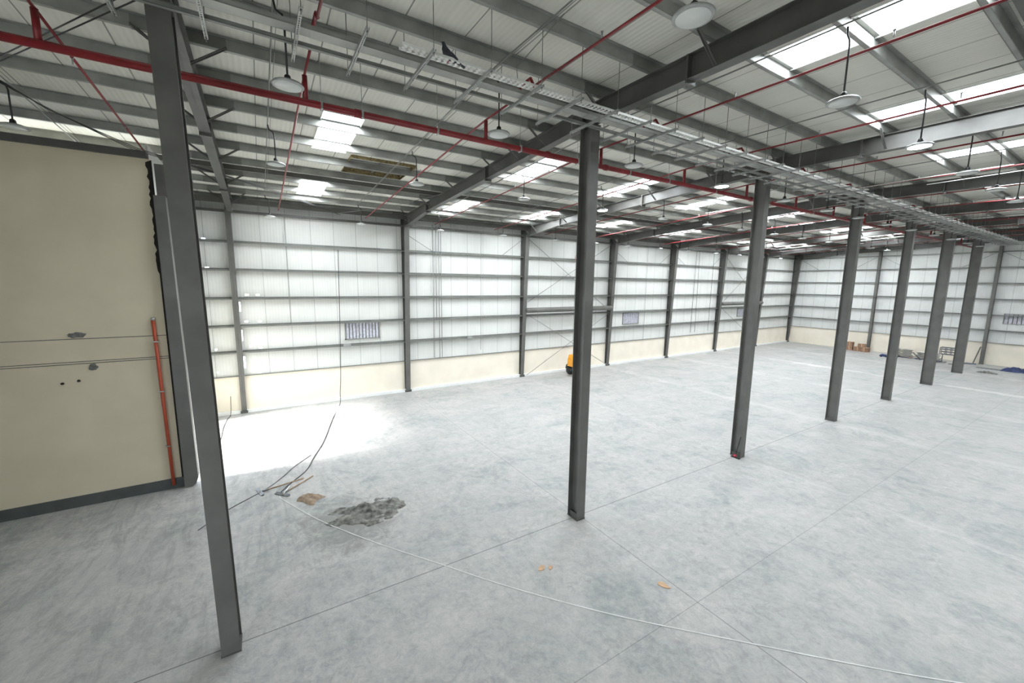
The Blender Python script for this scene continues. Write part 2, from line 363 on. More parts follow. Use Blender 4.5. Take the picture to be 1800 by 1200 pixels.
# ------------------------------------------------------------------ rafters
def zb(x):                                     # rafter underside
    if x < -10.5: return 8.78 + (x + 14.3) * .10
    if x < 0: return 9.16 + (x + 10.5) * .0425
    return 9.60 - .017 * x
PX = [-14.0, -12.6, -11.25, -9.9, -8.5, -7.05, -5.65, -4.2, -2.9, -1.65, -.45, .48, 1.78, 3.05, 4.33, 5.62, 6.9, 8.2, 9.5, 10.8, 12.1, 13.4]
for k in range(8):
    y = YF[k] if k < 7 else YF[k] - .12
    e = empty('rafter', (0, y, 9.6), 'dark grey tapered steel rafter of the %s frame, resting on its middle column' % ORD[k] if k < 7 else 'dark grey steel rafter running along the top of the far end wall', 'rafter', 'roof rafters')
    X = [-13.66, -13.2, -12, -10.5, -7, -3.5, 0, 3, 6, 10, 14.2]
    for i in range(len(X) - 1):
        pass
    w = MB(); b_ = MB(); t_ = MB(); hw = .11
    for i in range(len(X) - 1):
        x0, x1 = X[i], X[i+1]; a0, a1, c0, c1 = zb(x0)-9.6, zb(x1)-9.6, zt(x0)-9.6, zt(x1)-9.6
        w.hexa([(x0,-.006,a0),(x1,-.006,a1),(x1,.006,a1),(x0,.006,a0),(x0,-.006,c0),(x1,-.006,c1),(x1,.006,c1),(x0,.006,c0)])
        b_.hexa([(x0,-hw,a0),(x1,-hw,a1),(x1,hw,a1),(x0,hw,a0),(x0,-hw,a0+.014),(x1,-hw,a1+.014),(x1,hw,a1+.014),(x0,hw,a0+.014)])
        t_.hexa([(x0,-hw,c0-.014),(x1,-hw,c1-.014),(x1,hw,c1-.014),(x0,hw,c0-.014),(x0,-hw,c0),(x1,-hw,c1),(x1,hw,c1),(x0,hw,c0)])
    w.build('web', M['paint'], e); b_.build('bottom_flange', M['paint'], e); t_.build('top_flange', M['paint'], e)
    for x in (-10.5, -4.9, 2.55, 8.5):
        MB().box(x - .018, x + .018, -.12, .12, zb(x) - 9.66, zt(x) - 9.6).build('splice_plate', M['paint'], e)
    for x in (-13.5, -.17, .17): MB().box(x - .006, x + .006, -.1, .1, zb(x) - 9.6, zt(x) - 9.6).build('stiffener', M['paint'], e)
    if k < 7:
        for x in PX[1:17:2] + ([-2.9] if k == 1 else []):
            for s in (-1, 1):
                MB().bar((x, s * .09, zb(x) - 9.56), (x, s * .62, zt(x) - 9.56), .05, .012, (1, 0, 0)).bar((x + .02, s * .09, zb(x) - 9.56), (x + .02, s * .62, zt(x) - 9.56), .012, .05, (1, 0, 0)).build('flange_brace', M['paint'], e)

# ------------------------------------------------------------------ purlins
PN = ['first', 'second', 'third', 'fourth', 'fifth', 'sixth', 'seventh', 'eighth', 'ninth', 'tenth', 'eleventh']
for i, x in enumerate(PX):
    if x < 0: lab = 'galvanised roof purlin running lengthwise, %s in from the left wall' % PN[i]
    else: lab = 'galvanised roof purlin running lengthwise, %s to the right of the middle columns' % PN[i - 11]
    y0 = -6.5 if x < -7.1 else -7.9
    z = zt(x); e = empty('roof_purlin', (x, 0, z), lab, 'purlin', 'galvanised roof purlins')
    MB().box(-.004, .004, y0, Y1 - .05, .006, .19).box(-.07, 0, y0, Y1 - .05, 0, .006).box(0, .07, y0, Y1 - .05, .185, .19).box(-.07, -.064, y0, Y1 - .05, .0, .022).build('channel', M['galv'], e)
    for y in YF[:7]:
        MB().box(-.011, .011, y - .62, y + .62, .001, .187).box(-.078, 0, y - .62, y + .62, -.003, .004).build('lap_sleeve', M['galv_dark'], e)
# dark longitudinal struts
def strut(pa, pb, w, h, label):
    tag(MB().bar(pa, pb, w, h).build('strut_beam', M['paint']), label, 'strut')
strut((-9.25, -6.4, zt(-9.25) + .085), (-9.25, Y1 - .1, zt(-9.25) + .085), .10, .15, 'dark steel strut tube running lengthwise under the roof, left of the nearer skylights')
strut((5.85, -7.9, zt(5.8) + .08), (5.85, Y1 - .1, zt(5.8) + .08), .09, .14, 'dark steel strut tube running lengthwise right of the middle columns')
strut((6.02, -7.9, zt(6.0) + .08), (6.02, Y1 - .1, zt(6.0) + .08), .05, .14, 'thin dark steel channel beside the right-hand lengthwise strut tube')
strut((-13.9, GY, 9.32), (-13.9, Y1 - .1, 9.32), .16, .20, 'dark eaves strut along the top of the left wall')
strut((-14.15, GY, 8.92), (-14.15, Y1 - .1, 8.92), .16, .10, 'grey eaves channel just above the topmost left wall sheet row')

# ------------------------------------------------------------------ left wall columns, girts
GZ = [2.82, 3.99, 5.21, 6.46, 7.65]
def bayname(k): return 'between the %s and %s wall columns' % (ORD[k], ORD[k+1])
for k in range(8):
    y = YF[k] - (.1 if k == 0 else 0) if k < 7 else YF[k]; bw_ = .22
    e = empty('wall_column', (XW, y, 0), 'dark grey tapered steel column against the left wall, %s along' % ORD[k] if k < 7 else 'dark grey steel column in the far corner of left and end walls', 'column', 'left wall columns')
    d0, d1 = (.2, .62) if k else (.16, .34); zt_ = 8.95
    bw_ = .26 if k else .2
    m = MB(); m.hexa([(d0-.014,-bw_/2,.02),(d0,-bw_/2,.02),(d0,bw_/2,.02),(d0-.014,bw_/2,.02),(d1-.014,-bw_/2,zt_),(d1,-bw_/2,zt_),(d1,bw_/2,zt_),(d1-.014,bw_/2,zt_)])
    m.build('inner_flange', M['paint_face'], e)
    m = MB(); m.hexa([(.02,-.006,.02),(d0,-.006,.02),(d0,.006,.02),(.02,.006,.02),(.02,-.006,9.5),(d1,-.006,zt_),(d1,.006,zt_),(.02,.006,9.5)])
    m.box(.02, .034, -bw_/2, bw_/2, .02, 9.5)
    m.build('web', M['paint'], e)
    MB().box(.02, d0 + .05, -bw_/2 - .04, bw_/2 + .04, 0, .12).build('base_plate', M['paint'], e)
GW = ['lowest', 'second', 'third', 'fourth', 'topmost']
def zgirt(y0, y1, z, name='wall_girt'):
    m = MB(); m.box(XW + .02, XW + .21, y0, y1, z - .004, z + .004).box(XW + .205, XW + .21, y0, y1, z - .06, z).box(XW + .02, XW + .026, y0, y1, z, z + .06)
    return m.build(name, M['galv_dark'])
for k in range(-1, 7):
    y0 = (YF[k] + .02) if k >= 0 else GY + .02; y1 = YF[k+1] - .02 if k >= 0 else -.12
    for j, z in enumerate(GZ):
        o = zgirt(y0, y1, z)
        if k < 0: lab = '%s horizontal girt on the left wall, short stretch before its nearest column' % GW[j]
        else: lab = '%s horizontal girt on the left wall %s' % (GW[j], bayname(k))
        tag(o, lab, 'girt', 'left wall girts')
    o = MB().box(XW + .0, XW + .09, y0, y1, 1.70, 1.73).build('sill_flashing', M['galv_dark'])
    tag(o, 'thin grey flashing on the cream plinth ' + (bayname(k) if k >= 0 else 'before the nearest wall column'), 'flashing', 'left wall plinth flashings')
# louvres
def louvre(parent_loc, w, h, n, axis, label):
    e = empty('wall_louvre', parent_loc, label, 'louvre', 'louvred wall vents')
    fr = MB()
    def B(m, u0, u1, z0, z1, d0, d1):
        if axis == 'y': m.box(d0, d1, u0, u1, z0, z1)
        else: m.box(u0, u1, -d1, -d0, z0, z1)
    B(fr, 0, w, 0, .05, -.02, .06); B(fr, 0, w, h - .05, h, -.02, .06); B(fr, 0, .05, 0, h, -.02, .06); B(fr, w - .05, w, 0, h, -.02, .06)
    lf = fr.build('frame', M['galv'], e)
    pl = MB(); B(pl, .02, w - .02, .02, h - .02, -.05, -.03); pl.build('back_panel', M['galv_dark'], e)
    for i in range(n):
        u = .05 + (w - .1) * (i + .5) / n; bl = MB(); ww = (w - .1) / n * .36
        B(bl, u - ww, u + ww, .05, h - .05, -.02, .03); bl.build('blade', M['louvre'], e)
for (a, b, c, d), lab in zip(LOUV, ['grey louvred vent low on the left wall between nearest and second wall columns', 'grey louvred vent low on the left wall between fourth and fifth wall columns', 'small grey louvred vent on the left wall between sixth and seventh wall columns']):
    louvre((XW, a, c), b - a, d - c, 10, 'y', lab)
louvre((ELV[0], Y1 - .02, ELV[2]), ELV[1] - ELV[0], ELV[3] - ELV[2], 8, 'x', 'grey louvred vent on the far end wall beside its middle column')

# end wall posts and girts
EX = [-14.1, -7.2, .05, 7.3]
for i, x in enumerate(EX[1:]):
    e = empty('end_wall_post', (x, Y1 - .24, 0), ['dark steel wind post on far end wall, halfway between corner and middle row', 'dark steel wind post on far end wall in line with the middle columns', 'dark steel wind post on far end wall right of the middle row'][i], 'column', 'end wall posts')
    m = MB(); m.box(-.10, .10, -.15, -.138, .02, zb(x)).box(-.10, .10, .138, .15, .02, zb(x)).box(-.005, .005, -.14, .14, .02, zb(x)); m.build('shaft', M['paint_face'], e)
    MB().box(-.15, .15, -.2, .18, 0, .02).build('base_plate', M['paint'], e)
EG = [2.8, 4.0, 5.25, 6.5, 7.72, 8.92]
EB = ['between the corner and first wind post', 'between the two left wind posts', 'right of the middle-row wind post', 'at its far right']
for i in range(4):
    x0 = EX[i] + .11; x1 = EX[i+1] - .11 if i < 3 else XR - .1
    for j, z in enumerate(EG):
        m = MB(); m.box(x0, x1, Y1 - .24, Y1 - .055, z - .004, z + .004).box(x0, x1, Y1 - .24, Y1 - .232, z - .07, z)
        tag(m.build('end_wall_girt', M['galv_dark']), '%s girt up on the far end wall %s' % (['lowest', 'second', 'third', 'fourth', 'fifth', 'topmost'][j], EB[i]), 'girt', 'end wall girts')
tag(MB().box(EX[0], XR, Y1 - .12, Y1 - .05, 1.75, 1.78).build('sill_flashing', M['galv_dark']), 'dark flashing line on the cream plinth of the far end wall', 'flashing')

# wall bracing rods
def rod(pts, r, name, label, cat, m='galv_dark', group=None, n=6):
    return tag(MB().tube(pts, r, n).build(name, M[m]), label, cat, group)
xb = XW + .27
rod([(xb, 15.3, 8.75), (xb, 22.4, 4.2)], .014, 'brace_rod', 'bracing rod falling from the third wall column top towards the fourth', 'brace rod')
rod([(xb + .04, 22.4, 8.8), (xb + .04, 15.3, 4.85)], .014, 'brace_rod', 'bracing rod rising above the tube from third wall column to fourth column top', 'brace rod')
rod([(xb, 15.4, 4.0), (xb, 22.4, .15)], .014, 'brace_rod', 'bracing rod falling below the tube from third to fourth wall column foot', 'brace rod')
rod([(xb + .04, 15.3, .1), (xb + .04, 22.4, 3.9)], .014, 'brace_rod', 'bracing rod rising from the third wall column foot across the cream plinth', 'brace rod')
rod([(XW + .50, 15.1, 4.33), (XW + .50, 22.5, 4.33)], .16, 'bracing_tube', 'thick grey horizontal tube between the third and fourth wall columns', 'tube', 'paint_face', n=16)
rod([(xb, 36.5, 8.75), (xb, 43.1, 4.4)], .014, 'brace_rod', 'bracing rod falling from the sixth wall column top near the far corner', 'brace rod')
rod([(xb + .04, 43.1, 8.75), (xb + .04, 36.5, 4.4)], .014, 'brace_rod', 'bracing rod rising from sixth wall column to the seventh column top', 'brace rod')
rod([(xb, 36.5, 4.1), (xb, 43.1, .5)], .014, 'brace_rod', 'bracing rod low between sixth and seventh wall columns, falling away', 'brace rod')
rod([(XW + .50, 36.4, 4.4), (XW + .50, 43.1, 4.4)], .16, 'bracing_tube', 'thick grey horizontal tube between the sixth and seventh wall columns', 'tube', 'paint_face', n=16)
for k in (1, 3, 4):
    rod([(xb, YF[k] + .15, 8.45), (xb, YF[k] + 1.5, 7.68)], .012, 'stay_rod', 'short stay rod high on the left wall, just past the %s wall column' % ORD[k], 'brace rod')
    rod([(xb, YF[k+1] - .15, 8.7), (xb, YF[k+1] - 1.6, 7.68)], .012, 'stay_rod', 'short stay rod high on the left wall, just before the %s wall column' % ORD[k+1], 'brace rod')
for x0, s, lab in ((-13.9, 1, 'beside the far corner column'), (-7.2, -1, 'left of the first wind post'), (-7.2, 1, 'right of the first wind post'), (.05, -1, 'left of the middle-row wind post'), (.05, 1, 'right of the middle-row wind post')):
    rod([(x0 + s * .15, Y1 - .27, 8.85), (x0 + s * 1.9, Y1 - .27, 7.75)], .014, 'stay_rod', 'short stay rod high on the end wall ' + lab, 'brace rod')
# vertical conduits on the left wall
for i, (y, za) in enumerate([(9.02, 1.8), (9.2, 3.9), (9.36, 1.75), (9.50, 1.75)]):
    rod([(xb - .02, y, 9.1), (xb - .02, y, za)], .018, 'wall_conduit', 'slim vertical conduit on the left wall past the second wall column, %s of four' % PN[i], 'conduit', 'galv_dark', 'wall conduits')
for i, y in enumerate((12.0, 19.2, 2.0, 26.4)):
    rod([(xb - .06, y, 8.85), (xb - .06, y, (2.0, 1.72, 4.0, 1.72)[i])], .010, 'sag_rod', 'thin vertical rod on the left wall in the %s bay' % ('second', 'third', 'nearest', 'fourth')[i], 'rod')
for i, y in enumerate((37.9, 38.3, 40.4, 41.5)):
    rod([(xb, y - 5.5, 8.9), (xb, y - 5.5 + (.1 if i % 2 else -.1), 2.0)], .014, 'hanging_cable', 'thin cable hanging down the left wall in the fifth bay, %s of four' % PN[i], 'cable', 'cable', 'hanging wall cables')
rnd = random.Random(3)
coil = [(xb + .03, 19.25 + .17 * math.cos(a * .5) * (1 + .1 * math.sin(a)), 7.75 + .2 * math.sin(a * .5)) for a in range(40)]
rod(coil, .012, 'cable_coil', 'small coil of red cable hanging on the left wall past the third wall column', 'cable coil', 'pink')
tag(MB().box(XW + .2, XW + .28, 5.35 - 1.1, 5.35 - .75, 2.74, 2.9).build('junction_box', M['galv_bright']), 'small grey junction box on the lowest girt by the nearest louvre', 'junction box')
tag(MB().box(XW + .2, XW + .28, 11.1, 11.4, 2.72, 2.88).build('junction_box', M['galv_bright']), 'small grey junction box on the lowest girt past the wall conduits', 'junction box')

# ------------------------------------------------------------------ skylights (with the daylight they let in)
def bay_of(y):
    for k in range(6, -1, -1):
        if y >= YF[k]: return k
    return 0
seen = {}
for a, b in SKY_X:
    for y in SKY_Y:
        if a > 0 and y < 5: continue
        row = 'over the hall centre-left' if a == -6.35 else 'close to the left wall' if a < -9 else 'right of the middle columns'
        idx = SKY_Y.index(y)
        e = empty('roof_skylight', ((a + b) / 2, y + .475, zr((a + b) / 2)), 'bright translucent roof skylight %s, %s from the near end' % (row, PN[idx]), 'skylight', 'roof skylights')
        cx, cy, cz = e.location; hw = (b - a) / 2
        s = zr(b) - zr(a)
        MB().add([(-hw, -.475, -s/2 + .03), (hw, -.475, s/2 + .03), (hw, .475, s/2 + .03), (-hw, .475, -s/2 + .03)], [(0, 1, 2, 3)]).build('glazing_sheet', M['sky'], e)
        fr = MB()
        for yy in (-.475, .475): fr.bar((-hw, yy, -s/2 + .01), (hw, yy, s/2 + .01), .02, .09)
        for q, sg in ((-hw, -1), (hw, 1)): fr.bar((q, -.475, sg * s/2 + .01), (q, .475, sg * s/2 + .01), .02, .09)
        fr.build('kerb_frame', M['white'], e)
        ld = bpy.data.lights.new('skylight_daylight', 'AREA'); ld.shape = 'RECTANGLE'; ld.size = b - a - .1; ld.size_y = .85; ld.energy = SKYLIGHT_W * (b - a) / 2.8 * (.55 if a > 0 else 1.0); ld.color = (.93, .97, 1.0)
        lo = bpy.data.objects.new('skylight_daylight', ld); C.objects.link(lo); lo.location = (cx, cy, cz - .02)
# roof vent opening
a, b, c, d = VENT
e = empty('roof_vent', ((a+b)/2, (c+d)/2, zr((a+b)/2)), 'dark rectangular vent opening in the roof beside the nearest left skylight', 'roof vent')
hx, hy = (b-a)/2, (d-c)/2
MB().box(-hx - .02, -hx, -hy, hy, -.05, .35).box(hx, hx + .02, -hy, hy, -.05, .35).box(-hx, hx, -hy - .02, -hy, -.05, .35).box(-hx, hx, hy, hy + .02, -.05, .35).build('insulated_edge', M['insul'], e)
MB().box(-hx - .05, hx + .05, -hy - .05, hy + .05, .35, .40).build('vent_hood', M['paint'], e)
for i in range(5): MB().bar((-hx + .15 + i * .38, -hy, .12), (-hx + .15 + i * .38, hy, .12), .30, .02, (0, .0, 1)).build('vent_blade', M['galv'], e)
MB().bar((-hx, 0, .06), (hx, 0, .06), .05, .05).bar((0, -hy, .06), (0, hy, .06), .05, .05).build('vent_bar', M['galv_dark'], e)

# ------------------------------------------------------------------ sprinkler pipework
mp = empty('sprinkler_main', (-1.0, 0, 9.13), 'thick red sprinkler main running the length of the roof beside the columns', 'pipe')
MB().tube([(0, -7.9, 0), (0, 48.5, 0)], .060, 14).build('pipe_run', M['red'], mp)
for y in (-1.9, -.15, 2.0, 2.7, 4.2, 6.25, 8.0, 9.9, 11.6, 14.0, 17.4, 21, 25, 29):
    MB().box(-.067, .067, y - .018, y + .018, -.067, .067).tube([(0, y, .05), (0, y, zt(-1) - 9.13 + .1)], .006, 6).build('pipe_hanger', M['galv_bright'], mp)
for y in (2.62, 7.05, 9.0, 16.2): MB().tube([(0, y - .06, 0), (0, y + .06, 0)], .078, 14).build('pipe_coupling', M['red'], mp)
BY = [-1.48, 1.75, 5.34, 8.81, 12.34, 15.9, 19.52, 23.0, 26.5, 30.0, 33.5, 37.0, 40.5, 44.0]
def zbp(x): return 9.58 + (.05 * (x + 1) if x < -1 else 0)
for i, y in enumerate(BY):
    far = y > 20
    lab = 'thin red sprinkler branch pipe crossing the roof, ' + ('just before the nearest column' if i == 0 else '%s one past the %s middle column' % (('first', 'second')[sum(1 for q in BY[:i] if bay_of(q) == bay_of(y) and q > 0)] if sum(1 for q in BY[:i] if bay_of(q) == bay_of(y) and q > 0) < 2 else 'third', ORD[bay_of(y)]))
    e = empty('sprinkler_branch', (-1.0, y, 9.13), lab, 'pipe', 'red sprinkler branches')
    r = .021
    MB().tube([(0, 0, .05), (0, 0, zbp(-1) - 9.13 - .01)], .042, 10).build('riser', M['red'], e)
    if i == 0:
        MB().tube([(0, 0, .45), (-6.0, 0, .18)], r, 8).tube([(0, 0, .45), (1.2, 0, .45)], r, 8).build('branch_pipe', M['red'], e)
    else:
        MB().tube([(-12.1, 0, zbp(-12.9) - 9.13), (0, 0, .45), (.95, 0, .45)], r, 8).build('branch_pipe', M['red'], e)
        q = .62 if i != 1 else .55
        MB().tube([(1.35, 0, .45), (1.42, 0, q), (1.75, 0, q), (1.85, 0, .45)], r + .008, 8).build('swan_neck', M['red'], e)
        MB().tube([(1.85, 0, .45), (7.0, 0, .38)], r, 8).build('far_branch_pipe', M['red'], e)
    for x in (-11.3, -8.3, -5.3, -2.3, 2.6, 4.9) if i else (-5.3, -2.3):
        z = (zbp(x) - 9.13) if x < 0 else .44
        zz_ = z + (0 if i else -.1)
        MB().tube([(x + 1, 0, zz_), (x + 1, 0, zz_ + .09)], .012, 6).lathe([(.022, 0), (.022, .012)], (x + 1, 0, zz_ + .09), 10).build('sprinkler_head', M['galv_bright'], e)

# ------------------------------------------------------------------ lamps and their conduits
LY = [-2.9, 1.38, 4.9, 8.6, 12.2, 15.75, 18.9, 21.8, 25.0, 28.2, 31.8, 35.0, 38.6, 41.8]
LX = [(4.45, 8.80), (.35, 8.80), (-4.4, 8.80), (-11.9, 8.52)]
def cz(x): return zt(x) - .06
def make_lamp(lit, h):
    e = empty('highbay_lamp', (0, 0, 0))
    ho = MB().lathe([(.08, .07), (.13, .06), (.195, .035), (.215, .015), (.21, .0), (.185, -.003)][::-1], (0, 0, 0), 28).build('housing', M['galv_bright'], e)
    MB().lathe([(.175, -.010), (.178, -.002)], (0, 0, 0), 28).build('diffuser', M['lens_on' if lit else 'lens'], ho)
    MB().tube([(0, 0, .08), (0, 0, h - .28), (.0, -.02, h - .20), (.0, -.10, h - .16), (0, -.12, h - .05)], .014, 8).build('drop_conduit', M['black'], e)
    MB().lathe([(.05, .08), (.04, .14), (.015, .16)], (0, 0, 0), 14).build('driver_cap', M['black'], e)
    return e
rowname = {4.45: 'right of the middle columns', .35: 'beside the middle columns', -4.4: 'left of the middle columns', -11.9: 'near the left wall'}
protos = {}
for x, z in LX:
    for j, y in enumerate(LY):
        if x in (4.45, .35, -11.9) and j == 0: continue
        lit = (j == 4 and x > -5); key = (lit, z, round(cz(x), 2))
        if key not in protos: protos[key] = e = make_lamp(lit, cz(x) - z)
        else: e = copy_tree(protos[key])
        e.location = (x, y, z)
        tag(e, '%sround white high-bay lamp %s, %s in its row' % ('lit ' if lit else '', rowname[x], PN[j - 1] if 0 < j < 12 else 'nearest' if j == 0 else ['twelfth', 'last'][j - 12]), 'lamp', 'hanging high-bay lamps')
        if lit:
            pd = bpy.data.lights.new('lamp_light', 'SPOT'); pd.energy = LAMP_W; pd.spot_size = math.radians(150); pd.shadow_soft_size = .17; pd.color = (.9, 1, 1)
            po = bpy.data.objects.new('lamp_light', pd); C.objects.link(po); po.location = (x, y, z - .03)
for j, y in enumerate(LY):
    e = tag(MB().tube([(-12.1, y - .12, cz(-12.1)), (0, y - .12, cz(0)), (7, y - .12, cz(7))], .013, 6).tube([(-12.1, y - .06, cz(-12.1) + .02), (0, y - .06, cz(0) + .02), (7, y - .06, cz(7) + .02)], .006, 5).build('lamp_conduit', M['galv_dark']),
            'thin grey conduit crossing under the purlins above the %s cross row of lamps' % (PN[j - 1] if 0 < j < 12 else 'nearest' if j == 0 else ['twelfth', 'last'][j - 12]), 'conduit', 'lamp conduits')

# ------------------------------------------------------------------ cable containment on trapeze hangers
ZB = 9.2
def ladder(m, a, b, w, pitch, t=.006, rail=.012):     # perforated strip from a to b
    a = Vector(a); b = Vector(b); d = (b - a); n = max(1, int(d.length / pitch)); d.normalize(); s = d.cross(Vector((0, 0, 1))).normalized()
    for q in (-1, 1): m.bar(a + s * q * (w/2 - rail/2), b + s * q * (w/2 - rail/2), rail, t)
    for i in range(n + 1):
        c = a + d * ((b - a).length * i / n); m.bar(c - s * w/2, c + s * w/2, pitch * .42, t * .8)
    return m
def make_trapeze():
    e = empty('trapeze_hanger', (0, 0, 0))
    m = ladder(MB(), (-.70, 0, 0), (.70, 0, 0), .041, .05)
    m.box(-.70, .70, -.0215, -.0185, 0, .04).box(-.70, .70, .0185, .0215, 0, .04)
    m.build('slotted_channel', M['galv_bright'], e)
    for x in (-.66, .66):
        r = MB().tube([(x, 0, -.05), (x, 0, zr(.94 + x) - ZB)], .006, 6).lathe([(.014, -.012), (.014, .0)], (x, 0, -.004), 8)
        r.build('threaded_rod', M['galv_dark'], e)
    return e
tp = None
ty = [-1.35, -.45, .45, 1.33, 2.23, 3.13, 4.05, 4.93, 5.84, 6.73] + [7.58 + .88 * i for i in range(47)]
cnt = {}
for y in ty:
    for f in YF:
        if abs(y - f) < .14: y = f + .15
    for f in LY:
        if abs(y - f + .05) < .11: y = f + .09 if y > f - .05 else f - .19
    if tp is None: tp = e = make_trapeze()
    else: e = copy_tree(tp)
    e.location = (.94, y, ZB)
    k = bay_of(y) if y >= 0 else -1; cnt[k] = cnt.get(k, 0) + 1
    lab = 'slotted strut trapeze hanger under the cable trays, ' + ('%s one before the nearest column' % PN[cnt[k]-1] if k < 0 else '%s one past the %s middle column' % (PN[cnt[k]-1], ORD[k]))
    tag(e, lab, 'hanger', 'cable tray trapeze hangers')
pt = empty('perforated_tray', (1.40, 0, ZB + .045), 'bright white perforated cable tray lying on the hangers', 'cable tray')
m = MB(); y = 2.75; i = 0
while y < 14.0:                                       # zig-zag slotted bed
    for q in range(4):
        x0 = -.075 + q * .0375
        m.bar((x0, y + (.045 if q % 2 else 0), 0), (x0 + .0375, y + (0 if q % 2 else .045), 0), .034, .004)
    y += .088; i += 1
while y < 48:
    m.box(-.075, .075, y, y + .045, -.002, .002); y += .10
m.build('slotted_bed', M['tray'], pt)
MB().box(-.079, -.075, 2.72, 48, -.004, .036).box(.075, .079, 2.72, 48, -.004, .036).build('side_rail', M['tray'], pt)
def trunk(x, w, h, y0, y1, m_, label, open_top=True):
    m = MB(); m.box(-w/2, w/2, y0, y1, 0, .004).box(-w/2, -w/2 + .004, y0, y1, 0, h).box(w/2 - .004, w/2, y0, y1, 0, h)
    e = empty('cable_trunking', (x, 0, ZB + .042), label, 'cable trunking'); m.build('trough', m_, e)
    for y in [y0 + 2.4 * i for i in range(1, int((y1 - y0) / 2.4))]: MB().box(-w/2 - .004, w/2 + .004, y - .08, y + .08, -.004, h * .8).build('joint_sleeve', m_, e)
trunk(1.05, .20, .06, -7.9, 48, M['galv'], 'wide galvanised cable trunking on the hangers beside the perforated tray')
trunk(.66, .06, .05, -7.9, 48, M['galv_dark'], 'narrow dark cable trunking on the hangers nearest the columns')
MB_ = MB(); ladder(MB_, (.42, 9, ZB + .045), (.42, 48, ZB + .045), .10, .3, .01)
tag(MB_.build('cable_ladder', M['galv_bright']), 'small cable ladder on the hangers past the second middle column, left side', 'cable ladder')

# ------------------------------------------------------------------ loose roof rods and wires
rod([(-3.71, -2.71, 9.8), (.6, .29, 9.8)], .011, 'roof_brace_rod', 'dark roof bracing rod at the near end, upper of the parallel pair', 'brace rod', 'black')
rod([(-3.96, -2.8, 9.8), (.4, .31, 9.8)], .011, 'roof_brace_rod', 'dark roof bracing rod at the near end, lower of the parallel pair', 'brace rod', 'black')
w = [(-3.4, -3.1, 9.6), (-4.96, -2.6, 9.4), (-6.96, -1.6, 9.33), (-8.8, .0, 9.33), (-10.81, 1.9, 9.3), (-13.2, 4.1, 9.1)]
for i in range(3):
    rod([(a, b + .08 * i * (1 if j % 2 else -.4), c - .03 * i) for j, (a, b, c) in enumerate(w)], .009, 'sagging_wire', 'thin wire sagging diagonally under the roof towards the left wall, %s strand' % ['upper', 'middle', 'lower'][i], 'wire', 'black', 'sagging roof wires')
rod([(-13.2, 4.1, 9.1), (-11.6, 6.1, 9.36), (-8.2, 7.3, 9.5)], .009, 'sagging_wire', 'thin wire running from the left wall up to the second rafter', 'wire', 'galv_dark')
rod([(2.2, 4.95, 9.98), (1.2, 4.75, 9.6), (.9, 5.0, 9.3)], .008, 'loose_cable', 'loose cable dropping onto the cable trays before the second column', 'cable', 'galv_dark')
for k, (x, y) in enumerate([(-3.0, 19.6), (-2.0, 31.0), (4.6, 20.4), (2.6, 19.2)]):
    rod([(x - 2.0, y, 9.5), (x, y + .02, 9.52), (x + 2.0, y + .3, 9.56)], .012, 'white_conduit', 'white conduit length high under the roof past the %s middle column' % ['third', 'fifth', 'third right-hand', 'third nearer right-hand'][k], 'conduit', 'white')

# ------------------------------------------------------------------ pigeon on the perforated tray
pg = empty('pigeon', (1.42, 3.42, ZB + .075), 'dark pigeon perched on the bright perforated cable tray', 'bird')
MB().tube([(0, .17, -.03), (0, .10, .0), (0, .03, .04), (0, -.03, .085), (0, -.055, .13), (0, -.06, .165), (0, -.075, .19), (0, -.095, .195)], [.008, .03, .055, .058, .042, .028, .026, .012], 12).build('body', M['feather'], pg)
MB().add([(-.02, .12, .0), (.02, .12, .0), (.035, .27, -.055), (-.035, .27, -.055), (0, .13, .015), (0, .26, -.045)], [(0, 1, 2, 3), (0, 4, 5, 3), (4, 1, 2, 5)]).build('tail', M['feather'], pg)
for s in (-1, 1):
    MB().tube([(s * .045, -.03, .075), (s * .058, .03, .045), (s * .045, .12, .0), (s * .02, .20, -.03)], [.012, .03, .022, .006], 8).build('wing', M['feather'], pg)
    MB().tube([(s * .02, .01, .0), (s * .02, .0, -.055)], .005, 6).build('leg', M['pink'], pg)
MB().tube([(0, -.1, .193), (0, -.122, .185)], [.006, .002], 6).build('beak', M['charcoal'], pg)

# ------------------------------------------------------------------ on the floor
# cord
pts = [(-5.0, .95, .012), (-4.69, 1.05, .012), (-3.2, 1.75, .012), (-1.6, 2.72, .012), (-.08, 3.78, .012), (1.29, 4.74, .012), (2.9, 6.06, .012), (4.52, 7.61, .012), (5.6, 8.66, .012), (6.42, 9.52, .012), (7.6, 10.9, .012)]
def smooth(p, n=6):
    out = []; P = [Vector(q) for q in p]
    for i in range(len(P) - 1):
        p0, p1, p2, p3 = P[max(i-1, 0)], P[i], P[i+1], P[min(i+2, len(P)-1)]
        for k in range(n):
            t = k / n; out.append(.5 * ((2*p1) + (p2-p0)*t + (2*p0-5*p1+4*p2-p3)*t*t + (3*p1-p0-3*p2+p3)*t*t*t))
    out.append(P[-1]); return out
sp_ = smooth(pts); m = MB()
for q0, q1 in zip(sp_[:-1], sp_[1:]): m.bar((q0.x, q0.y, .006), (q1.x, q1.y, .006), .018, .010)
tag(m.build('pale_rope', M['cord']), 'long pale cord lying diagonally across the concrete floor', 'cord')
